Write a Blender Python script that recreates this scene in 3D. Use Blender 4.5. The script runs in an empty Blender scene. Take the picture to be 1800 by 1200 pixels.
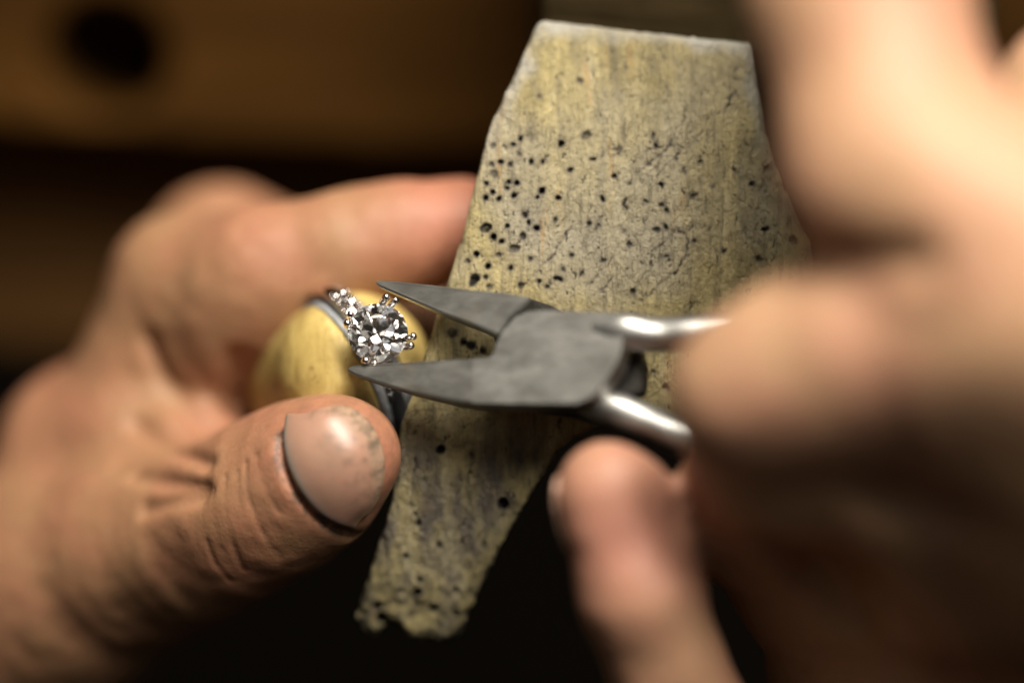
import bpy, bmesh, math, random
import numpy as np
from mathutils import Vector, Matrix, Euler

random.seed(7); rng = np.random.default_rng(11)
scene = bpy.context.scene
col = scene.collection

# ------------------------------------------------------------------ frame of reference
# Shapes are laid out in millimetres in a tilted bench frame (x right, y along the bench pin, z out of its top face)
# and turned into world metres by ROT / ORG.
K, D = 0.077, 480.0
PITCH = math.radians(40)
ROT = Matrix.Rotation(PITCH, 3, 'X')
ORG = Vector((0, 0, 0.92))
def W(p): return ROT @ (Vector(p) * 0.001) + ORG
def P(px, py, z=0.0):
    s = (D - z) / D * K
    return np.array(((px - 900) * s, (600 - py) * s, z))

# ------------------------------------------------------------------ camera
cam = bpy.data.objects.new('camera', bpy.data.cameras.new('camera')); col.objects.link(cam)
cam.data.sensor_width = 36; cam.data.lens = 36 * D / (1800 * K)
cam.location = W((0, 0, D)); cam.rotation_euler = ROT.to_euler()
cam.data.clip_start = 0.01; cam.data.clip_end = 50
cam.data.dof.use_dof = True
cam.data.dof.focus_distance = D * 0.001 - 0.0006
cam.data.dof.aperture_fstop = 2.55
scene.camera = cam

# ------------------------------------------------------------------ world, bench lamp and added fill lights
world = bpy.data.worlds.new('World'); scene.world = world; world.use_nodes = True
bg = world.node_tree.nodes['Background']
bg.inputs[0].default_value = (1.0, 0.86, 0.68, 1); bg.inputs[1].default_value = 0.022
def area(name, pos, target, sx, sy, power, color):
    l = bpy.data.lights.new(name, 'AREA'); l.shape = 'RECTANGLE'; l.size = sx * .001; l.size_y = sy * .001
    l.energy = power; l.color = color
    o = bpy.data.objects.new(name, l); col.objects.link(o)
    a, b = W(pos), W(target)
    o.location = a; o.rotation_euler = (b - a).to_track_quat('-Z', 'Y').to_euler()
    return o
area('bench_lamp', (65, 305, 290), (0, 0, 0), 400, 110, 5.6, (1.0, 0.93, 0.82))
area('overhead_fill', (-480, 420, 900), (0, 0, 0), 900, 420, .6, (1.0, 0.9, 0.76))  # unseen fill panels, added so the diamond's facets return more light
area('overhead_fill', (560, 330, 850), (0, 0, 0), 900, 420, .6, (.95, 0.95, 0.95))

vs = scene.view_settings
vs.view_transform = 'Standard'; vs.look = 'None'; vs.exposure = 0.0; vs.gamma = 1.0; vs.use_curve_mapping = False
scene.render.engine = 'CYCLES'
cy = scene.cycles
cy.max_bounces = 24; cy.transmission_bounces = 24; cy.glossy_bounces = 12; cy.diffuse_bounces = 4
cy.use_denoising = True; cy.caustics_reflective = True; cy.caustics_refractive = False
cy.sample_clamp_indirect = 12.0; cy.blur_glossy = 0.0

# ------------------------------------------------------------------ helpers: objects
def link_mesh(name, me, mat, parent=None, base=(0, 0, 0)):
    o = bpy.data.objects.new(name, me); col.objects.link(o)
    if mat: me.materials.append(mat)
    if parent is not None: o.parent = parent
    else:
        o.location = W(base); o.rotation_euler = ROT.to_euler()
    return o
def tag(o, label=None, cat=None, group=None, kind=None):
    if label: o['label'] = label
    if cat: o['category'] = cat
    if group: o['group'] = group
    if kind: o['kind'] = kind
    return o
def empty(name, base):
    o = bpy.data.objects.new(name, None); col.objects.link(o); o.empty_display_size = .01
    o.location = W(base); o.rotation_euler = ROT.to_euler(); return o
def mesh_from(name, v, f, base=(0, 0, 0), smooth=True):
    me = bpy.data.meshes.new(name)
    v = (np.asarray(v, float) - np.asarray(base, float)) * .001
    if isinstance(f, np.ndarray):
        me.vertices.add(len(v)); me.vertices.foreach_set('co', v.astype(np.float32).ravel())
        n = f.shape[1]
        me.loops.add(f.size); me.loops.foreach_set('vertex_index', f.astype(np.int32).ravel())
        me.polygons.add(len(f)); me.polygons.foreach_set('loop_start', np.arange(0, f.size, n, dtype=np.int32))
        me.update(calc_edges=True); me.validate()
    else:
        me.from_pydata([tuple(a) for a in v], [], f); me.update()
    if smooth: me.shade_smooth()
    return me
def bm_mesh(name, bm, base=(0, 0, 0), smooth=False):
    bmesh.ops.recalc_face_normals(bm, faces=bm.faces[:])
    b = Vector(base)
    for v in bm.verts: v.co = (v.co - b) * .001
    me = bpy.data.meshes.new(name); bm.to_mesh(me); bm.free()
    if smooth: me.shade_smooth()
    return me
def color_attr(me, name, c):
    a = me.attributes.new(name, 'FLOAT_COLOR', 'POINT')
    c4 = np.ones((len(c), 4), np.float32); c4[:, :c.shape[1]] = c
    a.data.foreach_set('color', c4.ravel())

# ------------------------------------------------------------------ helpers: numpy noise and solids
def vnoise(p, seed=0):
    i = np.floor(p).astype(np.int64); f = p - i; u = f * f * (3 - 2 * f)
    def h(a, b, c):
        n = (a * 73856093) ^ (b * 19349663) ^ (c * 83492791) ^ (seed * 2654435761)
        n &= 0xffffffff; n = ((n ^ (n >> 15)) * 2246822519) & 0xffffffff
        n = ((n ^ (n >> 13)) * 3266489917) & 0xffffffff; n ^= n >> 16
        return n / 2147483647.5 - 1
    r = 0
    for dx in (0, 1):
        wx = u[:, 0] if dx else 1 - u[:, 0]
        for dy in (0, 1):
            wy = u[:, 1] if dy else 1 - u[:, 1]
            for dz in (0, 1):
                wz = u[:, 2] if dz else 1 - u[:, 2]
                r = r + wx * wy * wz * h(i[:, 0] + dx, i[:, 1] + dy, i[:, 2] + dz)
    return r
def fbm(p, seed=0, n=3):
    r = 0; a = 1.0
    for k in range(n): r = r + a * vnoise(p * (2.03 ** k) + 17.3 * k, seed + k); a *= .5
    return r
def smin(a, b, k):
    h = np.maximum(k - np.abs(a - b), 0) / k
    return np.minimum(a, b) - h * h * k * .25
def smax(a, b, k): return -smin(-a, -b, k)
def rcone(p, a, b, ra, rb):
    a = np.asarray(a, float); b = np.asarray(b, float); d = b - a
    t = np.clip(((p - a) @ d) / max(d @ d, 1e-9), 0, 1)
    return np.linalg.norm(p - a - t[:, None] * d, axis=1) - (ra + (rb - ra) * t)
def polyseg_dist(p, pts):
    r = np.full(len(p), 1e9)
    for a, b in zip(pts[:-1], pts[1:]): r = np.minimum(r, rcone(p, a, b, 0, 0))
    return r
def poly2d(p, poly):
    n = len(poly); d = np.full(len(p), 1e18); s = np.ones(len(p))
    for i in range(n):
        a = poly[i]; b = poly[i - 1]
        e = b - a; w = p - a
        t = np.clip((w @ e) / (e @ e), 0, 1)
        q = w - t[:, None] * e
        d = np.minimum(d, (q * q).sum(1))
        c1 = p[:, 1] >= a[1]; c2 = p[:, 1] < b[1]; c3 = e[0] * w[:, 1] > e[1] * w[:, 0]
        s = np.where((c1 & c2 & c3) | (~c1 & ~c2 & ~c3), -s, s)
    return s * np.sqrt(d)
def blockwise(f, pts, out, size=9.0):
    key = np.floor(pts / size).astype(np.int64); key = key[:, 0] * 1000003 + key[:, 1] * 1009 + key[:, 2]
    order = np.argsort(key, kind='stable'); ks = key[order]
    for g in np.split(order, np.flatnonzero(np.diff(ks)) + 1):
        out[g] = f(pts[g])
def apart(p, pts, r=0.0):
    """gap between the box round the points p and the box round pts"""
    pts = np.asarray(pts)
    g = np.maximum(np.maximum(pts.min(0) - r - p.max(0), p.min(0) - pts.max(0) - r), 0)
    return float(np.sqrt(g @ g))
def surface_net(f, lo, hi, h, fine=None, band=0.0, c=4):
    """mesh the zero level of f (fine = detailed version evaluated only near the surface)"""
    fine = fine or f
    n = [int(math.ceil((hi[k] - lo[k]) / (h * c))) * c + 1 for k in range(3)]
    ax = [lo[k] + h * np.arange(n[k]) for k in range(3)]
    cg = np.stack(np.meshgrid(*[a[::c] for a in ax], indexing='ij'), -1).reshape(-1, 3)
    cv = np.empty(len(cg)); blockwise(f, cg, cv, 24.0)
    cv = cv.reshape([(m - 1) // c + 1 for m in n])
    idx = [np.minimum(np.round(np.arange(m) / c).astype(int), (m - 1) // c) for m in n]
    vals = cv.astype(np.float32)[np.ix_(*idx)]
    near = np.abs(vals) < h * c * 1.3 + band
    ii = np.argwhere(near)
    pts = np.stack([ax[k][ii[:, k]] for k in range(3)], 1)
    out = np.empty(len(pts))
    blockwise(fine, pts, out)
    vals[near] = out
    ins = vals < 0
    cnt = np.zeros([m - 1 for m in n], np.int8)
    sl = lambda o: tuple(slice(o[k], n[k] - 1 + o[k]) for k in range(3))
    corners = [(a, b, d) for a in (0, 1) for b in (0, 1) for d in (0, 1)]
    for o in corners: cnt += ins[sl(o)]
    act = (cnt > 0) & (cnt < 8)
    ci = np.argwhere(act)
    vid = np.full(act.shape, -1, np.int64); vid[act] = np.arange(len(ci))
    acc = np.zeros((len(ci), 3)); num = np.zeros(len(ci))
    for o in corners:
        for k in range(3):
            if o[k]: continue
            o2 = list(o); o2[k] = 1
            A = vals[ci[:, 0] + o[0], ci[:, 1] + o[1], ci[:, 2] + o[2]]
            B = vals[ci[:, 0] + o2[0], ci[:, 1] + o2[1], ci[:, 2] + o2[2]]
            m = (A < 0) != (B < 0)
            t = A[m] / (A[m] - B[m])
            q = np.tile(np.array(o, float), (m.sum(), 1)); q[:, k] += t
            acc[m] += q; num[m] += 1
    v = (ci + acc / num[:, None]) * h + np.asarray(lo)
    faces = []
    for k in range(3):
        a, b = (k + 1) % 3, (k + 2) % 3
        s0 = [slice(None)] * 3; s1 = [slice(None)] * 3
        s0[k] = slice(0, -1); s1[k] = slice(1, None)
        m = ins[tuple(s0)] != ins[tuple(s1)]
        e = np.argwhere(m)
        e = e[(e[:, a] > 0) & (e[:, b] > 0) & (e[:, a] < n[a] - 1) & (e[:, b] < n[b] - 1)]
        i0 = ins[e[:, 0], e[:, 1], e[:, 2]]
        def cell(da, db):
            q = e.copy(); q[:, a] += da; q[:, b] += db
            return vid[q[:, 0], q[:, 1], q[:, 2]]
        q = np.stack([cell(-1, -1), cell(0, -1), cell(0, 0), cell(-1, 0)], 1)
        q[~i0] = q[~i0][:, ::-1]
        faces.append(q)
    return v, np.concatenate(faces)
def hit(f, px, py, z0=90.0, z1=-120.0):
    """where the sight line through a point of the layout meets a solid"""
    zs = np.arange(z0, z1, -0.25)
    v = f(np.array([P(px, py, z) for z in zs]))
    k = np.argmax(v < 0)
    if not v[k] < 0: k = np.argmin(v)
    return P(px, py, zs[k])

# ------------------------------------------------------------------ helpers: materials
def nodes(name):
    m = bpy.data.materials.new(name); m.use_nodes = True
    nt = m.node_tree; b = nt.nodes['Principled BSDF']
    return m, nt, b
def N(nt, t, **kw):
    n = nt.nodes.new(t)
    for k, v in kw.items():
        if k in n.inputs.keys(): n.inputs[k].default_value = v
        else: setattr(n, k, v)
    return n
def L(nt, a, b): nt.links.new(a, b)
def ramp(nt, fac, stops):
    r = nt.nodes.new('ShaderNodeValToRGB'); e = r.color_ramp.elements
    while len(e) < len(stops): e.new(.5)
    for k, (p, c) in enumerate(stops):
        e[k].position = p; e[k].color = (*c, 1) if len(c) == 3 else c
    L(nt, fac, r.inputs[0]); return r.outputs[0]
def mixc(nt, fac, a, b, mode='MIX'):
    m = nt.nodes.new('ShaderNodeMix'); m.data_type = 'RGBA'; m.blend_type = mode
    for s, v in ((0, fac), (6, a), (7, b)):
        if hasattr(v, 'is_linked'): L(nt, v, m.inputs[s])
        else: m.inputs[s].default_value = v if s == 0 else (*v, 1)
    return m.outputs[2]
def coords(nt, scale=(1, 1, 1), rot=(0, 0, 0)):
    tc = nt.nodes.new('ShaderNodeTexCoord'); mp = nt.nodes.new('ShaderNodeMapping')
    mp.inputs['Scale'].default_value = scale; mp.inputs['Rotation'].default_value = rot
    L(nt, tc.outputs['Object'], mp.inputs[0]); return mp.outputs[0]
def noise(nt, vec, scale, detail=4, rough=.55, dist=0):
    n = N(nt, 'ShaderNodeTexNoise', Scale=scale, Detail=detail, Roughness=rough, Distortion=dist)
    L(nt, vec, n.inputs['Vector']); return n.outputs['Fac']
def bump(nt, h, strength, dist, normal=None):
    b = N(nt, 'ShaderNodeBump', Strength=strength, Distance=dist)
    L(nt, h, b.inputs['Height'])
    if normal is not None: L(nt, normal, b.inputs['Normal'])
    return b.outputs[0]

def mat_skin(name, base, red, grime):
    m, nt, b = nodes(name)
    v = coords(nt)
    at = N(nt, 'ShaderNodeAttribute', attribute_name='tint')
    sep = nt.nodes.new('ShaderNodeSeparateColor'); L(nt, at.outputs['Color'], sep.inputs[0])
    n1 = noise(nt, v, 140, 4, .6); n2 = noise(nt, v, 900, 3, .6)
    c = mixc(nt, ramp(nt, n1, [(.38, (0, 0, 0)), (.70, (.3, .3, .3))]), base, red)
    c = mixc(nt, ramp(nt, noise(nt, v, 45, 3, .5), [(.42, (0, 0, 0)), (.66, (.4, .4, .4))]), c, red)
    c = mixc(nt, sep.outputs[0], c, red)
    c = mixc(nt, ramp(nt, n2, [(.35, (.25, .25, .25)), (.6, (0, 0, 0))]), c, (base[0] * .7, base[1] * .6, base[2] * .5))
    gr = nt.nodes.new('ShaderNodeMath'); gr.operation = 'MULTIPLY'
    L(nt, sep.outputs[1], gr.inputs[0]); L(nt, ramp(nt, noise(nt, v, 420, 5, .7), [(.42, (0, 0, 0)), (.62, (1, 1, 1))]), gr.inputs[1])
    c = mixc(nt, gr.outputs[0], c, grime)
    L(nt, c, b.inputs['Base Color'])
    b.inputs['Roughness'].default_value = .58; b.inputs['Specular IOR Level'].default_value = .42
    b.inputs['Subsurface Weight'].default_value = .25
    b.inputs['Subsurface Radius'].default_value = (1, .38, .2); b.inputs['Subsurface Scale'].default_value = .0014
    vo = N(nt, 'ShaderNodeTexVoronoi', Scale=1500); L(nt, coords(nt, (1, 1, 1)), vo.inputs['Vector'])
    bb = bump(nt, vo.outputs['Distance'], .2, .00012)
    bb = bump(nt, noise(nt, coords(nt, (1, .35, 1), (0, 0, .5)), 1900, 4, .65), .2, .00015, bb)
    L(nt, bb, b.inputs['Normal'])
    return m
def mat_metal(name, c, rough, mott=.0, metallic=1.0, scale=300, blotch=None):
    m, nt, b = nodes(name)
    v = coords(nt)
    n1 = noise(nt, coords(nt, (.4, 1, 1)), scale, 5, .65)
    cc = mixc(nt, n1, tuple(x * (1 - mott) for x in c), tuple(min(1, x * (1 + mott)) for x in c))
    if blotch: cc = mixc(nt, ramp(nt, noise(nt, v, 110, 3, .6), [(.55, (0, 0, 0)), (.74, (.35, .35, .35))]), cc, blotch)  # brownish stain on the metal
    L(nt, cc, b.inputs['Base Color']); b.inputs['Metallic'].default_value = metallic
    L(nt, ramp(nt, n1, [(.3, (rough * .75,) * 3), (.75, (min(1, rough * 1.3),) * 3)]), b.inputs['Roughness'])
    if mott: L(nt, bump(nt, noise(nt, coords(nt, (.35, 1, 1), (0, 0, .15)), 2600, 4, .7), .12, .0001), b.inputs['Normal'])
    return m
def mat_gem(name):
    m = bpy.data.materials.new(name); m.use_nodes = True; nt = m.node_tree; nt.nodes.clear()
    out = nt.nodes.new('ShaderNodeOutputMaterial'); g = nt.nodes.new('ShaderNodeBsdfGlass')
    g.inputs['Roughness'].default_value = 0; g.inputs['IOR'].default_value = 2.418
    L(nt, g.outputs[0], out.inputs[0]); return m
def mat_plain(name, c, rough, spec=.4, bscale=None, bstr=.3, var=.25, vscale=120, stretch=(1, 1, 1)):
    m, nt, b = nodes(name)
    v = coords(nt, stretch)
    n1 = noise(nt, v, vscale, 5, .6)
    L(nt, mixc(nt, n1, tuple(x * (1 - var) for x in c), tuple(min(1, x * (1 + var)) for x in c)), b.inputs['Base Color'])
    b.inputs['Roughness'].default_value = rough; b.inputs['Specular IOR Level'].default_value = spec
    if bscale: L(nt, bump(nt, noise(nt, v, bscale, 4, .6), bstr, .0004), b.inputs['Normal'])
    return m
def mat_pin():
    m, nt, b = nodes('worn_pin_wood')
    g = coords(nt, (1, .1, .6), (0, 0, -.10))
    v = coords(nt)
    streak = noise(nt, g, 330, 5, .6, .5); fine = noise(nt, g, 1500, 5, .7)
    patch = noise(nt, v, 70, 4, .55); grit = noise(nt, v, 2600, 4, .75)
    c = ramp(nt, streak, [(.28, (.22, .185, .105)), (.40, (.37, .305, .15)), (.55, (.52, .425, .195)), (.70, (.58, .50, .30))])
    c = mixc(nt, ramp(nt, patch, [(.46, (0, 0, 0)), (.66, (.55, .55, .55))]), c, (.31, .265, .175))
    c = mixc(nt, ramp(nt, noise(nt, coords(nt, (1, .5, 1), (0, 0, -.3)), 120, 5, .65), [(.5, (0, 0, 0)), (.68, (.55, .55, .55))]), c, (.15, .13, .09))
    c = mixc(nt, ramp(nt, noise(nt, v, 38, 3, .5), [(.5, (0, 0, 0)), (.7, (.6, .6, .6))]), c, (.55, .50, .38))
    c = mixc(nt, ramp(nt, noise(nt, g, 620, 4, .6), [(.62, (0, 0, 0)), (.74, (.6, .6, .6))]), c, (.52, .29, .09))
    c = mixc(nt, ramp(nt, fine, [(.32, (.8, .8, .8)), (.46, (0, 0, 0))]), c, (.17, .145, .095))
    chip = noise(nt, coords(nt, (1, .6, 1), (0, 0, .5)), 1150, 5, .7, .6)
    c = mixc(nt, ramp(nt, chip, [(.34, (.95, .95, .95)), (.41, (0, 0, 0))]), c, (.045, .04, .032))
    c = mixc(nt, ramp(nt, grit, [(.29, (.9, .9, .9)), (.40, (0, 0, 0))]), c, (.05, .045, .04))
    at = N(nt, 'ShaderNodeAttribute', attribute_name='soot')
    sep = nt.nodes.new('ShaderNodeSeparateColor'); L(nt, at.outputs['Color'], sep.inputs[0])
    c = mixc(nt, sep.outputs[2], c, (.52, .50, .44))
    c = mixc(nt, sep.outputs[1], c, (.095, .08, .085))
    c = mixc(nt, sep.outputs[0], c, (.03, .027, .025))
    L(nt, c, b.inputs['Base Color'])
    b.inputs['Roughness'].default_value = .5; b.inputs['Specular IOR Level'].default_value = .45
    bb = bump(nt, grit, .8, .0006)
    bb = bump(nt, chip, 1.0, .0014, bb)
    bb = bump(nt, fine, .7, .0008, bb)
    bb = bump(nt, noise(nt, v, 1100, 3, .6), .45, .0006, bb)
    L(nt, bb, b.inputs['Normal'])
    return m
def mat_wood(name, dark, light, scale=60, rough=.5, stretch=(.12, 1, 1), spec=.1):
    m, nt, b = nodes(name)
    g = coords(nt, stretch)
    s = noise(nt, g, scale, 6, .6, .8)
    c = ramp(nt, s, [(.3, dark), (.7, light)])
    L(nt, c, b.inputs['Base Color']); b.inputs['Roughness'].default_value = rough; b.inputs['Specular IOR Level'].default_value = spec
    L(nt, bump(nt, s, .2, .0006), b.inputs['Normal'])
    return m

M_pin = mat_pin()
M_skinL = mat_skin('skin_near_clamp', (.31, .168, .085), (.37, .135, .088), (.06, .045, .035))
M_skinR = mat_skin('skin_on_pliers', (.385, .235, .13), (.41, .165, .125), (.10, .07, .05))
def mat_nail():
    m, nt, b = nodes('grimy_nail'); v = coords(nt)
    at = N(nt, 'ShaderNodeAttribute', attribute_name='tint')
    sep = nt.nodes.new('ShaderNodeSeparateColor'); L(nt, at.outputs['Color'], sep.inputs[0])
    c = ramp(nt, noise(nt, v, 150, 4, .6), [(.35, (.325, .195, .132)), (.65, (.365, .20, .14))])
    c = mixc(nt, sep.outputs[2], c, (.335, .225, .15))
    g = nt.nodes.new('ShaderNodeMath'); g.operation = 'MULTIPLY'
    L(nt, sep.outputs[1], g.inputs[0]); L(nt, ramp(nt, noise(nt, v, 520, 5, .65), [(.47, (0, 0, 0)), (.66, (.9, .9, .9))]), g.inputs[1])
    c = mixc(nt, g.outputs[0], c, (.09, .07, .05))
    c = mixc(nt, sep.outputs[0], c, (.20, .19, .165))
    L(nt, c, b.inputs['Base Color']); b.inputs['Roughness'].default_value = .36; b.inputs['Specular IOR Level'].default_value = .5
    b.inputs['Subsurface Weight'].default_value = .25; b.inputs['Subsurface Scale'].default_value = .001
    L(nt, bump(nt, noise(nt, coords(nt, (.2, 1, 1), (0, 0, .5)), 700, 3, .6), .12, .0003), b.inputs['Normal']); return m
M_nail_dirty = mat_nail()
M_nail = mat_plain('nail', (.47, .29, .21), .3, .5, 900, .15, .1)
M_steel = mat_metal('dull_tool_steel', (.36, .355, .335), .41, .06, .95, 420, (.24, .17, .08))
M_steel_b = mat_metal('jaw_steel', (.32, .315, .295), .40, .08, .95, 420, (.26, .17, .06))
M_dark = mat_metal('shaded_joint_steel', (.05, .047, .042), .5, .2, .8)  # shade between the levers put into the colour of the lap steel
M_chrome = mat_metal('polished_handle_steel', (.36, .355, .34), .45, .06)
M_gold = mat_metal('polished_white_gold', (.80, .75, .73), .07, 0)
M_gem = mat_gem('brilliant_diamond')
def mat_clamp():
    m, nt, b = nodes('clamp_wood'); v = coords(nt); g = coords(nt, (1, .35, .2), (0, 0, -.5))
    c = ramp(nt, noise(nt, g, 420, 6, .65, .6), [(.3, (.33, .225, .065)), (.52, (.47, .345, .115)), (.72, (.56, .44, .18))])
    c = mixc(nt, ramp(nt, noise(nt, v, 160, 5, .65), [(.52, (0, 0, 0)), (.72, (.6, .6, .6))]), c, (.26, .16, .05))
    c = mixc(nt, ramp(nt, noise(nt, v, 900, 4, .7), [(.30, (.8, .8, .8)), (.40, (0, 0, 0))]), c, (.16, .10, .04))
    L(nt, c, b.inputs['Base Color']); b.inputs['Roughness'].default_value = .5; b.inputs['Specular IOR Level'].default_value = .3
    L(nt, bump(nt, noise(nt, g, 1200, 4, .6), .35, .0003), b.inputs['Normal']); return m
M_clamp = mat_clamp()
M_leather = mat_plain('grey_leather', (.28, .29, .305), .75, .3, 1300, .6, .3, 500)
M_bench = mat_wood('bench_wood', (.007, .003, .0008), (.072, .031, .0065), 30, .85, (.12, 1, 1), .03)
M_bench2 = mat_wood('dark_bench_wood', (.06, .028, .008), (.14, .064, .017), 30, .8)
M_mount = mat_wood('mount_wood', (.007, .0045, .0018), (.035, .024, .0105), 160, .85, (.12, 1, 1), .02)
M_floor = mat_plain('workshop_floor', (.012, .009, .006), .9, .1)

# ------------------------------------------------------------------ setting: floor under the bench
bm = bmesh.new()
for x, y in ((-3, -3), (3, -3), (3, 3), (-3, 3)): bm.verts.new((x, y, 0))
bm.faces.new(bm.verts)
me = bpy.data.meshes.new('floor'); bm.to_mesh(me); bm.free()
fl = bpy.data.objects.new('floor', me); col.objects.link(fl); me.materials.append(M_floor); fl['kind'] = 'structure'

# ------------------------------------------------------------------ workbench front behind the pin
def frame_box(bm, c, ex, ey, ez, sx, sy, sz):
    c, ex, ey, ez = map(Vector, (c, ex, ey, ez)); vs_ = []
    for k in (-1, 1):
        for j in (-1, 1):
            for i in (-1, 1): vs_.append(bm.verts.new(c + ex * i * sx / 2 + ey * j * sy / 2 + ez * k * sz / 2))
    for q in ((0, 2, 3, 1), (4, 5, 7, 6), (0, 1, 5, 4), (2, 6, 7, 3), (0, 4, 6, 2), (1, 3, 7, 5)):
        bm.faces.new([vs_[i] for i in q])
    return bm
bench_base = P(300, 700, -190)
bench = empty('workbench', bench_base)
tag(bench, 'brown wooden workbench front with a dark round hole, blurred behind the hands', 'workbench')
bn = np.array((-.02, -.28, .96)); bn /= np.linalg.norm(bn)
bx = np.array((1.0, -.055, 0)); bx -= bn * (bx @ bn); bx /= np.linalg.norm(bx)
by = np.cross(bn, bx)
bc = P(450, 235, -92)                       # lower front edge of the board
hole_c = P(192, 98, -92)
def f_board(p):
    q = p - bc; u = q @ bx; v = q @ by; w = q @ bn
    d = np.stack([np.abs(u - 20) - 150, np.abs(v - 55) - 55, np.abs(w + 14) - 14], 1)
    box = np.minimum(d.max(1), 0) + np.linalg.norm(np.maximum(d, 0), axis=1) - 1.2
    hq = p - hole_c; rad = np.sqrt((hq @ bx) ** 2 + (hq @ by) ** 2) - 9.8
    return smax(box, -rad, 2.5)
v, f = surface_net(f_board, (-200, -10, -165), (230, 165, -55), 1.6)
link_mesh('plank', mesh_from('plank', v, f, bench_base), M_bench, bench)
c2 = P(450, 600, -140)
for k, (oy, ww, dz) in enumerate(((30, 62, 0),)):
    bm = frame_box(bmesh.new(), c2 + by * oy + bn * dz, bx, by, bn, 330, ww, 16)
    bmesh.ops.bevel(bm, geom=bm.edges[:], offset=1.2, segments=2, affect='EDGES')
    link_mesh('drawer_front', bm_mesh('drawer_front', bm, bench_base), M_bench2, bench)

# block in which the pin is wedged
mb = P(1150, 20, -20)
mount = None
def f_mount(p):
    d = np.stack([np.abs(p[:, 0] - 36) - 31, np.abs(p[:, 1] - 62) - 20.5, np.abs(p[:, 2] + 42) - 26], 1)
    return np.minimum(d.max(1), 0) + np.linalg.norm(np.maximum(d, 0), axis=1) - 1.0 + .35 * fbm(p * .25, 5)
v, f = surface_net(f_mount, (0, 36, -74), (72, 90, -10), 1.0)
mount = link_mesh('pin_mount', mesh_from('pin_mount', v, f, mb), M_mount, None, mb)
tag(mount, 'dark brown wooden block behind the top end of the pitted bench pin', 'mounting block')

# ------------------------------------------------------------------ bench pin
ZP = -3.0
outline_px = [(955, 28), (1040, 38), (1140, 51), (1240, 61), (1328, 70), (1338, 150), (1350, 230), (1374, 310), (1400, 370), (1429, 424),
    (1440, 560), (1432, 700), (1402, 815), (1330, 840), (1250, 795), (1190, 750), (1120, 738), (1050, 752), (985, 790), (940, 862), (880, 965),
    (838, 1055), (806, 1125), (780, 1143), (742, 1136), (705, 1118), (680, 1104), (658, 1128), (634, 1112), (624, 1092), (629, 1058),
    (645, 1010), (665, 950), (686, 885), (694, 800), (704, 740), (720, 700), (742, 630), (764, 560), (786, 490), (812, 408), (838, 300),
    (858, 225), (905, 122), (938, 46), (946, 32)]
pin_poly = np.array([P(x, y, ZP)[:2] for x, y in outline_px])
def pin_top(p):
    y = p[:, 1]
    return -2.2 - .0045 * np.maximum(y - 12, 0) ** 2 * 1.0 - .0072 * np.maximum(-y - 4, 0) ** 2
hx = [(185,548,8),(262,545,8),(290,522,7),(285,580,7),(180,620,8),(215,610,11),(250,622,6),(190,655,16),(160,690,6),(245,685,8),(275,690,6),
 (330,610,11),(372,608,10),(240,708,9),(185,722,9),(160,745,12),(208,750,11),(265,738,12),(370,720,14),(352,742,10),(430,748,8),(305,808,14),
 (322,838,10),(348,860,13),(240,853,9),(155,860,20),(172,855,12),(187,893,14),(218,910,11),(300,890,14),(262,934,17),(276,938,13),(208,960,12),(63,908,10),(123,957,12),
 (92,985,10),(165,1003,12),(118,1048,20),(108,1065,14),(157,1045,10),(173,1080,11),(290,1075,12),(420,1047,11),(438,1049,11),(390,1080,10),(440,540,14),(528,512,14),
 (548,504,11),(654,572,13),(664,558,12),(512,298,9),(965,604,14),(1220,635,9),(1160,690,12),(820,696,12),(598,745,10),(680,762,13),(688,782,11),(818,776,13),(835,790,12),
 (940,738,13),(835,858,13),(880,868,11),(548,843,11),(580,848,13),(680,868,9),(697,920,13),(842,965,14),(1050,948,13),(1187,973,13),(1208,860,11),
 (1320,900,13),(600,980,10),(712,1100,12),(790,510,12),(800,545,9),(875,600,11),(475,640,12),(360,360,9),(700,690,7),(760,760,9),(905,640,6),(1010,700,6),
 (1100,640,7),(1000,860,7),(940,910,7),(640,660,6),(560,600,6),(420,830,7),(480,960,6),(520,1030,6),(330,975,5),(450,1010,5),(250,1010,5),(360,1060,5),(800,870,6)]
holes = [(780 + x / 2.143, y / 2.143, r / 2.143) for x, y, r in hx]
holes += [(775,790,9),(885,885,12),(735,920,6),(733,1045,9),(800,1042,8),(736,1022,6),(668,1092,13),(660,1070,9),(690,1105,10),(795,585,9),(828,606,9),(800,1085,8),
          (760,1075,8),(720,1085,8),(850,960,6),(770,960,5),(830,800,5),(712,980,4),(815,600,6),(790,640,7),(850,615,6),(1150,655,5),(1170,680,6)]
hole_xyz = np.array([(*P(x, y, ZP)[:2], max(.30, r * K * (.84 if x < 1000 else .72))) for x, y, r in holes])
cr6 = [[(468,880),(420,935),(395,985),(340,1030),(300,1085)], [(900,860),(918,915),(900,980),(860,1045),(800,1092),(750,1140),(722,1132),(712,1100)],
  [(880,868),(820,920),(785,970),(750,1040),(715,1100)], [(1112,330),(1065,400),(1000,450),(952,520),(890,580),(798,658)], [(940,380),(890,470),(852,540),(790,600),(720,650)],
  [(852,540),(900,545),(872,600)], [(1090,340),(1075,395),(1045,430)], [(545,1080),(575,1030),(620,1000),(640,960)], [(560,1120),(600,1080),(640,1040)], [(590,600),(600,570),(640,545)],
  [(1120,860),(1150,900),(1190,915)], [(740,600),(780,560),(830,540)], [(820,580),(800,640)]]
cracks = [[(780 + x / 2.143, y / 2.143) for x, y in c] for c in cr6]
cracks += [[(730,760),(727,815),(720,875),(735,920),(750,960),(760,1000)], [(832,810),(820,865),(815,920),(800,980)], [(900,860),(880,880)], [(700,760),(702,830)]]
crack_xyz = [[P(x, y, ZP) for x, y in c] for c in cracks]
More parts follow.
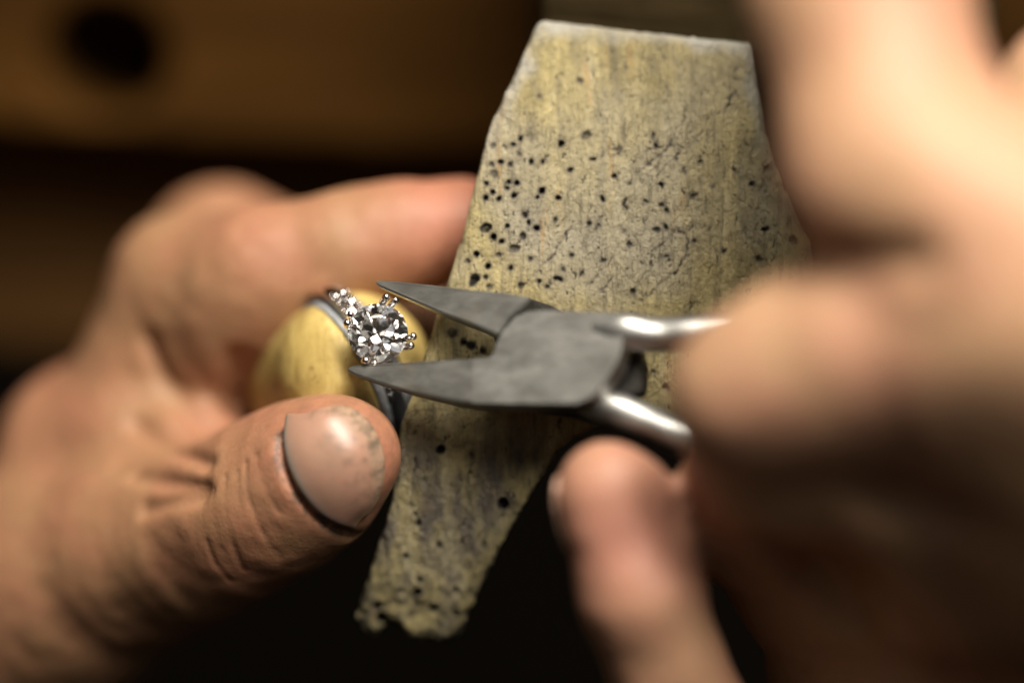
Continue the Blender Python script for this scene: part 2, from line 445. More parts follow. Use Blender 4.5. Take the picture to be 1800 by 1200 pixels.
class Table:
    """bilinear look-up of a function of x and y"""
    def __init__(self, fn, lo, hi, h):
        self.lo = np.array(lo[:2]); self.h = h
        self.n = np.ceil((np.array(hi[:2]) - self.lo) / h).astype(int) + 2
        gx, gy = np.meshgrid(*[self.lo[k] + h * np.arange(self.n[k]) for k in (0, 1)], indexing='ij')
        self.t = fn(np.stack([gx.ravel(), gy.ravel()], 1)).reshape(self.n)
    def __call__(self, p):
        u = np.clip((p[:, :2] - self.lo) / self.h, 0, self.n - 1.001); i = u.astype(int); f = u - i
        x, y = i[:, 0], i[:, 1]; t = self.t
        return (t[x, y] * (1 - f[:, 0]) + t[x + 1, y] * f[:, 0]) * (1 - f[:, 1]) + (t[x, y + 1] * (1 - f[:, 0]) + t[x + 1, y + 1] * f[:, 0]) * f[:, 1]
lo = (pin_poly[:, 0].min() - 2, pin_poly[:, 1].min() - 2, -26); hi = (pin_poly[:, 0].max() + 2, pin_poly[:, 1].max() + 2, 0)
T_out = Table(lambda q: poly2d(q, pin_poly), lo, hi, .5)
def f_pin0(p):
    d2 = T_out(p)
    zt = pin_top(p)
    thick = np.clip(11.0 + .10 * p[:, 1], 6.5, 14)
    up = p[:, 2] - zt; dn = (zt - thick) - p[:, 2]
    side = d2 + .12 * np.maximum(zt - p[:, 2], 0)      # sides undercut a little
    return smax(smax(side, up, 1.6), dn, 1.6)
def p3(q): return np.concatenate([q, np.zeros((len(q), 1))], 1)
def t_holes(q):
    a = p3(q); q = q + (.12 + .24 * np.clip((q[:, :1] - 3) / 10, 0, 1)) * np.stack([vnoise(a * 2.1, 3), vnoise(a * 2.1, 4)], 1) + .05 * np.stack([vnoise(a * 5, 5), vnoise(a * 5, 6)], 1)
    hd = np.full(len(q), 1.5)
    for x, y, r in hole_xyz:
        m = (np.abs(q[:, 0] - x) < r + 1.2) & (np.abs(q[:, 1] - y) < r + 1.2)
        hd[m] = np.minimum(hd[m], np.hypot(q[m, 0] - x, q[m, 1] - y) - r)
    return hd
def t_cracks(q):
    a = p3(q)
    w = p3(q + np.stack([.35 * vnoise(a * .7, 8) + .18 * vnoise(a * 2.3, 10), .35 * vnoise(a * .7, 9) + .1 * vnoise(a * 3, 12)], 1))
    cd = np.full(len(q), 1.5)
    for c in crack_xyz:
        c0 = np.array([(b[0], b[1], 0) for b in c]); l0 = c0.min(0) - 1.5; h0 = c0.max(0) + 1.5
        m = (w[:, 0] > l0[0]) & (w[:, 0] < h0[0]) & (w[:, 1] > l0[1]) & (w[:, 1] < h0[1])
        if m.any(): cd[m] = np.minimum(cd[m], polyseg_dist(w[m], list(c0)))
    return cd
def t_depth(q):
    r = np.full(len(q), 2.6)
    for k, (x, y, rr) in enumerate(hole_xyz):
        m = (np.abs(q[:, 0] - x) < rr + .6) & (np.abs(q[:, 1] - y) < rr + .6)
        r[m] = hole_deep[k]
    return r
hole_deep = np.where((rng.random(len(hole_xyz)) < .3) | (hole_xyz[:, 0] > 7) & (rng.random(len(hole_xyz)) < .75), .35 + .5 * rng.random(len(hole_xyz)), 2.6)
T_hole = Table(t_holes, lo, hi, .13); T_crack = Table(t_cracks, lo, hi, .13); T_deep = Table(t_depth, lo, hi, .2)
def pin_marks(p): return T_hole(p), T_crack(p)
def f_pin(p):
    d = f_pin0(p)
    top = p[:, 2] > pin_top(p) - 4.0
    g = p * np.array((1, .22, 1))
    amp = np.where(p[:, 2] > pin_top(p) - 1.0, 1.0, .35)
    d = d + amp * (.17 * fbm(g * 1.2, 21, 3) - .16 * np.minimum(vnoise(p * np.array((1.5, .8, 1.5)), 31) - .1, 0))
    rough_tip = np.clip((-p[:, 1] - 30) / 9, 0, 1)
    d = d + rough_tip * (.55 * fbm(p * np.array((.55, .25, .5)), 41, 3) + .25 * np.abs(vnoise(p * .9, 45)))
    if top.any():
        hd, cd = pin_marks(p[top])
        zz = pin_top(p[top]) - p[top][:, 2]
        hole = np.maximum(hd + .05 * zz, zz - T_deep(p[top]))
        dd = smax(d[top], -hole, .12)
        crk = np.maximum(cd - .06, zz - .6)
        d[top] = smax(dd, -crk, .12)
    return d
pin_base = P(1000, 700, -14)
v, f = surface_net(f_pin0, lo, hi, .27, f_pin, .6, 3)
me = mesh_from('bench_pin', v, f, pin_base)
hd, cd = pin_marks(v)
depth = pin_top(v) - v[:, 2]
tops = np.clip(1.4 - depth * .3, 0, 1)
soot = np.clip(1 - (hd + .05) / .25, 0, 1) * tops * np.where(T_deep(v) < 1, .62, .95)
halo = np.clip(1 - hd / .8, 0, 1) ** 2 * .35 * tops
crackc = np.clip(1 - (cd - .04) / .16, 0, 1) * (.6 + .35 * vnoise(v * .5, 77)) * tops
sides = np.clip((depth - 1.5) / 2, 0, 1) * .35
tipd = np.clip((-v[:, 1] - 31) / 7, 0, 1) * np.clip(.2 - vnoise(v * .8, 71) * 1.8 - vnoise(v * 1.7, 72), 0, 1)
blotch = np.clip((-v[:, 1] - 8) / 8, 0, 1) * np.clip(.15 + .9 * fbm(v * np.array((.35, .14, .2)), 85, 4), 0, .75) * tops  # noise blotches that darken the lower prong
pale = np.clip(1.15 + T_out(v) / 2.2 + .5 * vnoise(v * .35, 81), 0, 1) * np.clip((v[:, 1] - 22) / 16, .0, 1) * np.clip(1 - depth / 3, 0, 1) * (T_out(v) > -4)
color_attr(me, 'soot', np.stack([np.maximum(soot, tipd * .8), np.maximum.reduce([crackc, halo, sides, blotch]), pale], 1))
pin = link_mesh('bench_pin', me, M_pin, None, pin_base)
tag(pin, 'pale worn wooden bench pin, pitted with drilled black holes, under the pliers', 'bench pin')

# ------------------------------------------------------------------ ring clamp holding the ring
HX = np.array((.285, .155, .945)); HX /= np.linalg.norm(HX)         # axis out of the clamp, towards the stone
dd_ = np.array((.466, -.885, 0)); DX = dd_ - HX * (dd_ @ HX); DX /= np.linalg.norm(DX)   # along the slot
SX = np.cross(DX, HX); SX *= np.sign(SX[0])                          # across the slot
apex = P(653, 630, -3.9)
gird = P(664, 585, 0.0)                                              # centre of the stone's girdle
RC, GAP = 10.8, 2.55
def clamp_solid(p):
    q = p - apex; w = q @ HX; r = np.sqrt(np.maximum((q ** 2).sum(1) - w * w, 0))
    dome = (np.sqrt((r / RC) ** 2 + (np.maximum(w + 10, 0) / 10) ** 2) - 1) * 9.0
    dome = np.where(w > -10, dome, r - RC - .03 * (-(w + 10)))
    wedge = np.where(w < -26, r - RC - .48 + .10 * (-(w + 26)), -1e3)
    return smax(smax(dome, -(w + 62), 3.0), wedge, 4)
clamp_base = apex - HX * 60
clamp = empty('ring_clamp', clamp_base)
tag(clamp, 'yellow wooden ring clamp with grey leather lined jaws gripping the diamond ring', 'ring clamp')
for sgn in (-1, 1):
    def f_jaw(p, s=sgn):
        u = (p - gird) @ SX * s
        return smax(clamp_solid(p), GAP + .0 - u, .45) + .06 * vnoise(p * .6, 91)
    v, f = surface_net(f_jaw, apex - np.array((34, 26, 66)), apex + np.array((16, 16, 6)), .5)
    link_mesh('jaw', mesh_from('jaw', v, f, clamp_base), M_clamp, clamp)
    def f_pad(p, s=sgn):
        u = (p - gird) @ SX * s; w = (p - apex) @ HX
        slab = np.maximum(np.abs(u - (GAP - .72)) - .70, -(w + 22))
        return smax(clamp_solid(p) + .0, slab, .3) + .05 * vnoise(p * 1.3, 95)
    v, f = surface_net(f_pad, apex - np.array((20, 20, 26)), apex + np.array((16, 16, 6)), .35)
    link_mesh('leather_pad', mesh_from('leather_pad', v, f, clamp_base), M_leather, clamp)

# ------------------------------------------------------------------ diamond ring
HEAD = 14.4
ring_c = gird - HX * HEAD
ring = empty('diamond_ring', ring_c - HX * 10)
tag(ring, 'white gold ring with a large round diamond between four open double claws', 'ring')
ring_base = ring_c - HX * 10
RB = [np.array(a) for a in (SX, DX, HX)]
def rp(s, d, h, c=gird): return c + SX * s + DX * d + HX * h
def tube(pts, radii, seg=12, flat=(1, 1), up=None, cap=True):
    pts = [np.asarray(p, float) for p in pts]; vv, ff = [], []
    n = len(pts); prev = None
    for i, p in enumerate(pts):
        t = pts[min(i + 1, n - 1)] - pts[max(i - 1, 0)]; t /= np.linalg.norm(t)
        u = up if up is not None else (prev if prev is not None else np.array((.3, .2, .93)))
        a = u - t * (u @ t); a /= np.linalg.norm(a); prev = a
        b = np.cross(t, a)
        for k in range(seg):
            th = 2 * math.pi * k / seg
            vv.append(p + radii[i] * (flat[0] * a * math.cos(th) + flat[1] * b * math.sin(th)))
    for i in range(n - 1):
        for k in range(seg):
            k2 = (k + 1) % seg
            ff.append((i * seg + k, i * seg + k2, (i + 1) * seg + k2, (i + 1) * seg + k))
    if cap:
        ff.append(tuple(range(seg))[::-1]); ff.append(tuple((n - 1) * seg + k for k in range(seg)))
    return vv, ff
def bezier(pts, n):
    pts = [np.asarray(p, float) for p in pts]; out = []
    for i in range(len(pts) - 1):
        p0 = pts[max(i - 1, 0)]; p1 = pts[i]; p2 = pts[i + 1]; p3 = pts[min(i + 2, len(pts) - 1)]
        for k in range(n):
            t = k / n
            out.append(.5 * (2 * p1 + (p2 - p0) * t + (2 * p0 - 5 * p1 + 4 * p2 - p3) * t * t + (3 * p1 - p0 - 3 * p2 + p3) * t ** 3))
    out.append(pts[-1]); return out
# shank: flattened hoop
vv, ff = [], []
nseg = 96; prof = [(1.15, -.75), (1.3, -.3), (1.3, .5), (1.0, .85), (0, .95), (-1.0, .85), (-1.3, .5), (-1.3, -.3), (-1.15, -.75), (0, -.9)]
for i in range(nseg):
    th = 2 * math.pi * i / nseg
    er = HX * math.cos(th) + DX * math.sin(th)
    for s, r in prof: vv.append(ring_c + er * (9.3 + r) + SX * s)
m_ = len(prof)
for i in range(nseg):
    for k in range(m_):
        ff.append((i * m_ + k, i * m_ + (k + 1) % m_, ((i + 1) % nseg) * m_ + (k + 1) % m_, ((i + 1) % nseg) * m_ + k))
shank = link_mesh('shank', mesh_from('shank', vv, ff, ring_base), M_gold, ring)
# basket rails and claws
def hoop(r, h, tr):
    pts = [rp(r * math.cos(a), r * math.sin(a), h) for a in np.linspace(0, 2 * math.pi, 49)]
    return tube(pts, [tr] * 49, 10, up=HX, cap=False)
link_mesh('basket_rail', mesh_from('basket_rail', *hoop(2.2, -3.6, .42), ring_base), M_gold, ring)
link_mesh('basket_rail', mesh_from('basket_rail', *hoop(3.1, -2.0, .34), ring_base), M_gold, ring)
# directions of the claws, measured in the stone's plane
ex = np.array((1.0, 0, 0)) - HX * HX[0]; ex /= np.linalg.norm(ex); ey = np.cross(HX, ex)
R0 = 4.08
for k, (ang, flare, hh) in enumerate(((72, 4.80, 1.35), (-14, 4.62, 1.3), (-107, 4.45, 1.0), (160, 4.60, 1.1))):
    for s in (-1, 1):
        a = math.radians(ang + s * 8.2); a0 = math.radians(ang + s * 4.5)
        e = ex * math.cos(a) + ey * math.sin(a); e0 = ex * math.cos(a0) + ey * math.sin(a0)
        ctrl = [gird + e0 * 2.1 - HX * 4.2, gird + e0 * 3.1 - HX * 2.1, gird + e * 4.25 - HX * .4, gird + e * flare + HX * hh]
        pts = bezier(ctrl, 6); n = len(pts)
        rad = [.42 + .12 * (i / (n - 1)) for i in range(n)]
        dirn = pts[-1] - pts[-2]; dirn /= np.linalg.norm(dirn)
        for q in (.35, .65, .88, .99):
            pts.append(pts[n - 1] + dirn * .54 * q); rad.append(.54 * math.sqrt(max(0, 1 - q * q)) + .01)
        link_mesh('claw', mesh_from('claw', *tube(pts, rad, 14), ring_base), M_gold, ring)

def brilliant(R, frame, c, base, spin=0.0, girdle_seg=32, simple=False):
    """a round brilliant cut by planes, facet by facet"""
    bm = bmesh.new(); bmesh.ops.create_cube(bm, size=4 * R)
    def cut(az, tilt, pt):
        """az: azimuth, tilt: angle of facet from the girdle plane (negative below), pt=(radius, height) on the facet at that azimuth"""
        t = math.radians(abs(tilt)); a = az + spin
        n = Vector((math.sin(t) * math.cos(a), math.sin(t) * math.sin(a), math.cos(t) * (1 if tilt > 0 else -1)))
        co = Vector((pt[0] * math.cos(a), pt[0] * math.sin(a), pt[1]))
        r = bmesh.ops.bisect_plane(bm, geom=bm.verts[:] + bm.edges[:] + bm.faces[:], plane_co=co, plane_no=n, clear_outer=True, dist=1e-6)
        ed = [e for e in r['geom_cut'] if isinstance(e, bmesh.types.BMEdge)]
        if len(ed) > 2: bmesh.ops.contextual_create(bm, geom=ed)
    g = .035 * R; tb = .57 * R; ca = 34.5
    for k in range(girdle_seg): cut(2 * math.pi * k / girdle_seg, 90, (R, 0))
    H = g + math.tan(math.radians(ca)) * (R - tb)
    for k in range(8): cut(k * math.pi / 4, ca, (R, g))
    cut(0, .0001, (0, H))
    if not simple:
        for k in range(8): cut((k + .5) * math.pi / 4, 21.5, (tb * 1.0 * math.cos(math.pi / 8) / math.cos(0) * 1.0, H))
        for k in range(16): cut((k + .5) * math.pi / 8, 41.5, (R, g * .85))
    for k in range(8): cut(k * math.pi / 4, -40.8, (R, -g))
    if not simple:
        for k in range(16): cut((k + .5) * math.pi / 8, -42.0, (R, -g * .9))
    fr = Matrix([frame[0], frame[1], frame[2]]).transposed()
    for v_ in bm.verts: v_.co = fr @ v_.co + Vector(c)
    return bm_mesh('diamond', bm, base)
TB = HX * .97 + np.array((-.2, .15, .2)); TB /= np.linalg.norm(TB)
tx = np.array((1.0, 0, 0)) - TB * TB[0]; tx /= np.linalg.norm(tx); ty = np.cross(TB, tx)
stone = link_mesh('diamond', brilliant(R0, (tx, ty, TB), gird, ring_base, .12), M_gem, ring)
stone['label'] = 'large round brilliant cut diamond'
# pave stones with bead prongs on both shoulders
cut_me = brilliant(.60, ((1, 0, 0), (0, 1, 0), (0, 0, 1)), (0, 0, 0), (0, 0, 0), .3, 16)
cut_me.materials.append(M_gem)
for side in (-1, 1):
    for i in range(5):
        th = side * (.30 + .135 * i)
        er = HX * math.cos(th) + DX * math.sin(th); et = DX * math.cos(th) - HX * math.sin(th)
        for s in (-.62, .62):
            c = (ring_c + er * 10.14 + SX * s - ring_base) * .001
            o = bpy.data.objects.new('pave_stone', cut_me); col.objects.link(o); o.parent = shank
            o.matrix_local = Matrix.Translation(Vector(c)) @ (Matrix([SX, et, er]).transposed().to_4x4() @ Euler((random.uniform(-.16, .16), random.uniform(-.16, .16), random.random())).to_matrix().to_4x4())
        for s in (-1.2, 0, 1.2):
            c = ring_c + (HX * math.cos(th + .067) + DX * math.sin(th + .067)) * 10.28 + SX * s
            bm = bmesh.new(); bmesh.ops.create_icosphere(bm, subdivisions=2, radius=.24, matrix=Matrix.Translation(Vector(c)))
            link_mesh('bead', bm_mesh('bead', bm, ring_base, True), M_gold, shank)

# ------------------------------------------------------------------ pliers
TILT = math.radians(21); UP = math.radians(15)
pn = np.array((-math.sin(TILT) * math.cos(UP), math.sin(UP), math.cos(TILT) * math.cos(UP)))
po = P(640, 570, .9)
CAM = np.array((0, 0, D))
def on_plane(px, py, off=0.0):
    r = P(px, py, 0.0) - CAM; o = po + pn * off
    return CAM + r * (((o - CAM) @ pn) / (r @ pn))
pl_base = on_plane(1000, 640, -8)
pliers = empty('pliers', pl_base)
tag(pliers, 'grey steel pliers with narrow tapered jaws closing on the diamond setting', 'pliers')
def prism(px_pts, thick, off=0.0, bev=.35, drop=None, inset=None, seg=2):
    """outline on the pliers' face, extruded by thick (a number or one per point) away from the lamp side"""
    bm = bmesh.new()
    th = thick if isinstance(thick, (list, tuple)) else [thick] * len(px_pts)
    dr = drop or [0] * len(px_pts)
    top = [on_plane(x, y, off) - pn * dr[i] for i, (x, y) in enumerate(px_pts)]
    cen = sum(top) / len(top)
    bot = []
    for i, t in enumerate(top):
        q = t - pn * th[i]
        if inset: q = q + (cen - t) * inset
        bot.append(q)
    a = [bm.verts.new(t) for t in top]; b = [bm.verts.new(t) for t in bot]
    bm.faces.new(a); bm.faces.new(b[::-1])
    for i in range(len(a)):
        j = (i + 1) % len(a); bm.faces.new((a[i], b[i], b[j], a[j]))
    bmesh.ops.recalc_face_normals(bm, faces=bm.faces[:])
    if bev:
        es = [e for e in bm.edges if len(e.link_faces) == 2 and e.calc_face_angle(0) > .5]
        bmesh.ops.bevel(bm, geom=es, offset=bev, segments=seg, affect='EDGES', clamp_overlap=True)
    return bm
def add_pl(name, bm, mat): return link_mesh(name, bm_mesh(name, bm, pl_base), mat, pliers)
# front lever: lower jaw, joint plate
jl = [(606, 645), (611, 641), (640, 638), (700, 636), (780, 632), (850, 629), (850, 708.5), (790, 702), (720, 687), (660, 670), (622, 657), (609, 650)]
add_pl('jaw', prism(jl, [1.6, 1.6, 2.2, 3.4, 4.6, 5.2, 5.2, 4.6, 3.4, 2.4, 1.8, 1.6], 0, .22, [.62, .57, .47, .32, .17, 0.1, 0.1, .17, .32, .47, .57, .62]), M_steel_b)
plate = [(828.6, 630), (860, 628), (868, 619), (872, 603), (884, 580), (906, 556), (925, 548), (950, 545), (1000, 547), (1060, 549), (1086, 552), (1094, 580), (1092, 612),
         (1083, 640), (1062, 672), (1036, 700), (1014, 709), (900, 709.5), (828.6, 708)]
add_pl('joint_plate', prism(plate, 4.2, .06, .08), M_steel)
# rear lever: upper jaw, lap under the plate
ju = [(655, 494), (660, 490), (700, 493), (760, 500), (820, 508), (886, 514), (932, 522), (914, 542), (892, 562), (874, 588), (830, 569), (765, 545), (702, 518), (664, 502)]
add_pl('jaw', prism(ju, [1.6, 1.6, 2.4, 3.6, 4.6, 5.6, 5.6, 5.6, 5.6, 5.4, 4.8, 3.8, 2.6, 1.7], 0, .22,
    [.5, .48, .4, .3, .2, .1, .06, .06, .1, .1, .2, .3, .4, .48]), M_steel_b)
lap = [(880, 530), (930, 524), (962, 534), (1010, 556), (1118, 596), (1130, 640), (1126, 688), (1080, 700), (1110, 742), (1060, 748), (1000, 728), (930, 716), (880, 640), (866, 588)]
add_pl('joint_plate', prism(lap, 3.0, -5.4, .3), M_dark)
def handle(px_pts, radii, offs, mat, flat):
    pts = bezier([on_plane(x, y, o) for (x, y), o in zip(px_pts, offs)], 8)
    rr = list(np.interp(np.linspace(0, 1, len(pts)), np.linspace(0, 1, len(radii)), radii))
    vv, ff = tube(pts, rr, 24, flat, up=pn)
    # flatten the tube slightly into a forged bar with softened edges
    return link_mesh('handle', mesh_from('handle', vv, ff, pl_base), mat, pliers)
handle([(1052, 582), (1100, 582), (1150, 588), (1210, 585), (1300, 578), (1420, 585), (1600, 620), (1820, 690)],
       [2.3, 2.4, 2.3, 2.2, 2.6, 3.0, 3.2, 2.6], [-2.2, -2.0, -3.2, -5.6, -8, -7, -4, 0], M_chrome, (1, 1.05))
handle([(1020, 690), (1070, 715), (1120, 735), (1190, 766), (1300, 815), (1420, 850), (1600, 880), (1820, 900)],
       [2.3, 2.4, 2.4, 2.3, 2.6, 3.0, 3.2, 2.6], [-5.4, -5.6, -6.4, -8.4, -9.5, -8, -4, 0], M_chrome, (1, 1.05))

# ------------------------------------------------------------------ hands
def chain_solid(chains, kk):
    def f(p):
        d = np.full(len(p), 16.0)
        for ch in chains:
            k = ch.get('k', kk); c = None
            pts = ch['pts']
            for (a, ra), (b, rb) in zip(pts[:-1], pts[1:]):
                if apart(p, (a, b), max(ra, rb)) > 15: continue
                e = rcone(p, a, b, ra, rb)
                c = e if c is None else smin(c, e, ch.get('kj', 3.0))
            if c is not None: d = smin(d, c, k)
        return d
    return f
def H(x, y, z, r): return (P(x, y, z), r)

# left hand: index bent over the clamp, thumb in front of it
left_chains = [
    dict(pts=[H(70, 1000, -48, 16), H(232, 790, -43, 13.6), H(334, 512, -37, 11.4), H(470, 488, -25, 10.0), H(610, 442, -22, 7.9), H(700, 420, -21.5, 7.6), H(812, 404, -21, 7.2)], k=6),     # index
    dict(pts=[H(410, 575, -29, 9.3), H(375, 690, -41, 9)], k=7),
    dict(pts=[H(90, 1040, -62, 16), H(240, 815, -64, 12.8), H(392, 458, -57, 11.2), H(640, 520, -52, 8.5), H(760, 560, -45, 7.5)], k=5),   # middle
    dict(pts=[H(60, 1060, -76, 15), H(215, 860, -82, 12), H(385, 545, -76, 10), H(600, 620, -66, 8), H(690, 660, -60, 7)], k=5),
    dict(pts=[H(40, 1080, -90, 14), H(190, 910, -96, 11), H(350, 650, -92, 9), H(540, 700, -80, 7.5), H(620, 750, -72, 6.5)], k=5),
    dict(pts=[H(0, 1120, -46, 18), H(120, 1025, -37, 16.5), H(250, 962, -27, 14), H(345, 938, -19, 12.0), H(420, 908, -12.5, 11.0), H(490, 868, -8.5, 10.9), H(550, 832, -4.5, 9.7), H(594, 800, -1, 8.4)], k=7),   # thumb
    dict(pts=[H(150, 800, -45, 13.5), H(250, 790, -36, 10.5), H(340, 812, -29, 8.6), H(405, 840, -24, 7)], k=3.2),       # web
    dict(pts=[H(10, 1120, -60, 19), H(-230, 1420, -80, 25), H(-560, 1800, -110, 30)], k=10),   # wrist and forearm
]
base_left = chain_solid(left_chains, 5)
cre_px = [([(396, 838), (401, 900), (412, 960), (430, 1000)], .10), ([(432, 812), (440, 880), (462, 935), (492, 975)], .10), ([(418, 830), (422, 880), (436, 930)], .03), ([(376, 860), (380, 920), (392, 965)], .06),
          ([(452, 800), (468, 850), (490, 900)], .02), ([(365, 950), (380, 990), (405, 1020)], .06)]
fold_px = [([(424, 640), (430, 680), (426, 702)], 2.0), ([(262, 600), (285, 660), (330, 722), (365, 750)], .7), ([(240, 745), (300, 790), (365, 815)], .3), ([(235, 835), (300, 848), (360, 858)], .35), ([(255, 895), (310, 880), (350, 872)], .3)]
nail_arc = [(505, 728), (500, 772), (507, 815), (526, 857), (556, 895), (592, 918), (622, 926)]
nail_tip = [(556, 724), (604, 716), (642, 736), (667, 778), (674, 825), (664, 868), (645, 900)]
groove_px = [(495, 768), (494, 790), (500, 822), (519, 864), (549, 902), (588, 928), (625, 940)]
creases = [([hit(base_left, x, y) for x, y in l], w) for l, w in cre_px]
folds = [([hit(base_left, x, y) for x, y in l], w) for l, w in fold_px]
nail_pts = [hit(base_left, x, y) for x, y in groove_px]
def skin_left(p): return base_left(p) + .35 * vnoise(p * .13, 51) + .12 * vnoise(p * .4, 52)
def fine_left(p):
    d = skin_left(p)
    for l, w in folds:
        if apart(p, l) < 8: d = smax(d, -(polyseg_dist(p, l) - w), 2.6)
    if apart(p, nail_pts) < 5: d = smax(d, -(polyseg_dist(p, nail_pts) - .35), 1.4)
    return d
hand_base = P(-60, 1010, -60)
v, f = surface_net(base_left, (-92, -66, -114), (2, 36, 15), .4, fine_left, .4, 4)
sink = sum(np.exp(-(polyseg_dist(v, l) / .42) ** 2) * (.10 + 1.3 * w) for l, w in creases)
sink = sink + .02 * np.exp(-((v - P(440, 910, 0)) ** 2).sum(1) / 180) * fbm(v * np.array((1.6, .7, 1.0)), 55, 2)
near_ = np.flatnonzero(np.abs(sink) > .004)
grad_ = np.stack([base_left(v[near_] + e) - base_left(v[near_] - e) for e in np.eye(3) * .3], 1)
grad_ /= np.linalg.norm(grad_, axis=1)[:, None]
v[near_] -= grad_ * sink[near_][:, None]
me = mesh_from('hand', v, f, hand_base)
tipc = P(600, 790, 6); dt = np.linalg.norm(v - tipc, axis=1); di = np.linalg.norm(v - P(800, 400, -20), axis=1)
red = np.clip(1.15 - dt / 13, 0, 1) * .75 + np.clip(1.2 - di / 14, 0, 1) * .9
red += np.clip(1 - np.linalg.norm(v - P(420, 780, -25), axis=1) / 12, 0, 1) * .6
grime = np.clip(1.2 - dt / 14, 0, 1) * .35 + np.clip(1 - polyseg_dist(v, nail_pts) / 1.6, 0, 1) * 1.2
for l, w in creases: grime += np.clip(1 - polyseg_dist(v, l) / .7, 0, 1) * .35
color_attr(me, 'tint', np.clip(np.stack([red, grime, np.zeros(len(v))], 1), 0, 1))
lh = link_mesh('hand', me, M_skinL, None, hand_base)
tag(lh, 'left hand pinching the wooden ring clamp between thumb and bent index finger', 'hand')
# thumb nail: a curved plate over the end of the thumb, its root in the fold
rows = []; nb = 10
A_ = np.array(nail_arc, float); B_ = np.array(nail_tip, float)
for b in range(nb):
    u = b / (nb - 1); row = []
    for k in range(len(A_)):
        x, y = A_[k] * (1 - u) + B_[k] * u
        x, y = np.array((x, y)) + (np.array((x, y)) - np.array((598, 812))) * -.04 * math.sin(math.pi * u)
        q = hit(skin_left, x, y)
        z_ = np.linspace(q[2] + .3, q[2] - .3, 25); zz_ = skin_left(np.array([P(x, y, z) for z in z_]))
        q = P(x, y, z_[np.argmax(zz_ < 0)])
        n_ = np.array([base_left((q + e)[None])[0] - base_left((q - e)[None])[0] for e in np.eye(3) * .5]); n_ /= np.linalg.norm(n_)
        edge = min(1.0, 2.2 * math.sin(math.pi * (k + .25) / (len(A_) - .5)))
        lift = .12 + .32 * edge * min(1, .25 + u * 5) * (1 - .35 * max(0, u - .7) / .3)
        row.append(q + n_ * lift)
    rows.append(bezier(row, 4))
vv = np.array([q for r in rows for q in r]); m_ = len(rows[0])
ff = [(i * m_ + k, i * m_ + k + 1, (i + 1) * m_ + k + 1, (i + 1) * m_ + k) for i in range(nb - 1) for k in range(m_ - 1)]
me = mesh_from('thumb_nail', vv, ff, hand_base)
ub = np.repeat(np.arange(nb) / (nb - 1), m_)
color_attr(me, 'tint', np.stack([np.clip(1 - ub / .13, 0, 1), np.clip((ub - .25) * 1.3, 0, 1), np.clip((ub - .84) / .06, 0, 1)], 1))
nl = link_mesh('thumb_nail', me, M_nail_dirty, lh)
md = nl.modifiers.new('thick', 'SOLIDIFY'); md.thickness = .0005; md.offset = 0
sb = nl.modifiers.new('sub', 'SUBSURF'); sb.levels = sb.render_levels = 2

# right hand closed round the plier handles, nearest the lens
right_chains = [
    dict(pts=[H(2020, 620, 66, 19), H(1770, 590, 54, 15.5), H(1515, 622, 46, 12.9), H(1400, 660, 43, 11.2), H(1322, 690, 41, 10.2)], k=5),      # thumb
    dict(pts=[H(2060, 520, 60, 18), H(1760, 420, 55, 15), H(1588, 300, 52, 13.4), H(1512, -10, 46, 12.8), H(1455, -170, 34, 11), H(1430, -60, 8, 8)], k=4, kj=5),   # index, folding behind
    dict(pts=[H(2080, 930, 28, 18), H(1790, 1160, 4, 13), H(1400, 1440, 6, 10.5), H(1215, 1310, 14, 8.8), H(1128, 1045, 20, 7.5), H(1070, 868, 21, 6.9)], k=4, kj=4),   # middle
    dict(pts=[H(2120, 980, 40, 17), H(1780, 1380, -8, 13), H(1480, 1600, -8, 9.6), H(1340, 1480, -4, 8), H(1290, 1330, -4, 7)], k=4, kj=4),    # ring
    dict(pts=[H(2150, 1080, 26, 16), H(1850, 1480, -4, 11.5), H(1600, 1640, -10, 8.6), H(1480, 1560, -14, 7)], k=4, kj=4),   # little
    dict(pts=[H(1850, 680, 46, 17), H(1660, 780, 34, 16), H(1395, 772, 29, 12.5), H(1345, 890, 8, 11), H(1480, 1060, -4, 12)], k=8),      # flesh between thumb and fingers
    dict(pts=[H(2000, 860, 40, 18), H(1800, 960, 30, 15), H(1660, 1010, 12, 13), H(1500, 985, -2, 12)], k=8),
    dict(pts=[H(1850, 1180, 8, 14), H(1680, 1190, 2, 13), H(1500, 1180, -10, 12)], k=5),
    dict(pts=[H(1900, 180, 30, 11), H(1960, 500, 46, 14)], k=6),
    dict(pts=[H(2060, 860, 54, 22), H(2500, 1100, 80, 27), H(3100, 1500, 110, 33)], k=10),   # wrist and forearm
]
base_right = chain_solid(right_chains, 5)
rfold = [([hit(base_right, x, y) for x, y in l], w) for l, w in (([(1560, 880), (1660, 915), (1780, 950)], 3.0), ([(1360, 960), (1440, 1010), (1500, 1080)], 2.5), ([(1470, 440), (1540, 452), (1620, 455)], 1.5))]
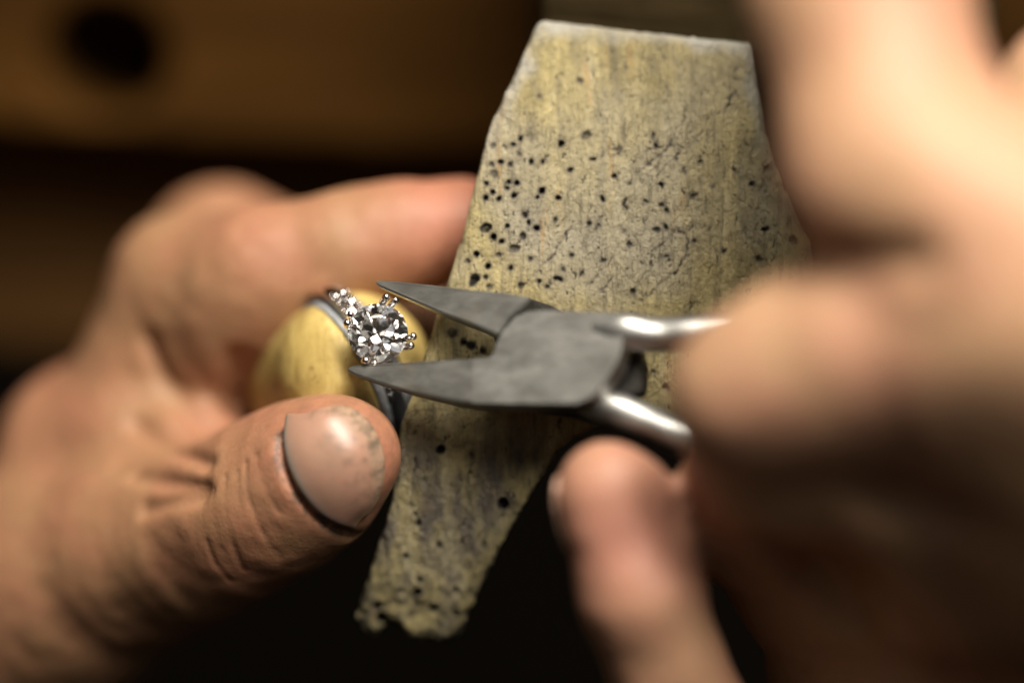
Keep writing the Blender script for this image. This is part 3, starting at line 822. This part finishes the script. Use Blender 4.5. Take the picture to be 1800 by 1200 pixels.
def fine_right(p):
    d = base_right(p) + .4 * vnoise(p * .12, 61) + .12 * vnoise(p * .4, 62)
    for l, w in rfold:
        if apart(p, l) < 10: d = smax(d, -(polyseg_dist(p, l) - w), 4)
    return d
rbase = P(2060, 860, 54)
v, f = surface_net(base_right, (4, -90, -30), (150, 74, 96), 1.0, fine_right, 1.5, 3)
me = mesh_from('hand', v, f, rbase)
red = np.clip(1.2 - np.linalg.norm(v - P(1085, 930, 24), axis=1) / 14, 0, 1) * .9 + np.clip(1 - np.linalg.norm(v - P(1660, 720, 50), axis=1) / 18, 0, 1) * .5
color_attr(me, 'tint', np.clip(np.stack([red, red * .1, red * 0], 1), 0, 1))
rh = link_mesh('hand', me, M_skinR, None, rbase)
tag(rh, 'right hand gripping the plier handles, large and blurred close to the lens', 'hand')
def nail_patch(f_, c, ax, side, lx, ly, out, name, parent, base, mat):
    """nail plate laid on a fingertip: rays towards the finger from outside"""
    c, ax, side, out = (np.asarray(a, float) for a in (c, ax, side, out)); vv = []
    nu, nv = 9, 9
    for i in range(nu):
        for j in range(nv):
            u = i / (nu - 1) * 2 - 1; w = j / (nv - 1) * 2 - 1
            r = math.sqrt(1 - .35 * w * w)
            o = c + ax * u * lx * r + side * w * ly + out * 18
            ts = np.arange(0, 30, .15); d = f_(o[None] - out[None] * ts[:, None]); k = np.argmax(d < .18)
            vv.append(o - out * ts[k])
    ff = [(i * nv + j, i * nv + j + 1, (i + 1) * nv + j + 1, (i + 1) * nv + j) for i in range(nu - 1) for j in range(nv - 1)]
    o = link_mesh(name, mesh_from(name, vv, ff, base), mat, parent)
    md = o.modifiers.new('thick', 'SOLIDIFY'); md.thickness = .0006; md.offset = 0
    return o
a_ = P(1070, 868, 21) - P(1128, 1045, 20); a_ /= np.linalg.norm(a_)
o_ = np.array((-.85, .1, -.45)); o_ -= a_ * (o_ @ a_); o_ /= np.linalg.norm(o_)
nail_patch(fine_right, P(1070, 868, 21) - a_ * 1, a_, np.cross(a_, o_), 5.0, 4.0, o_, 'fingernail', rh, rbase, M_nail)
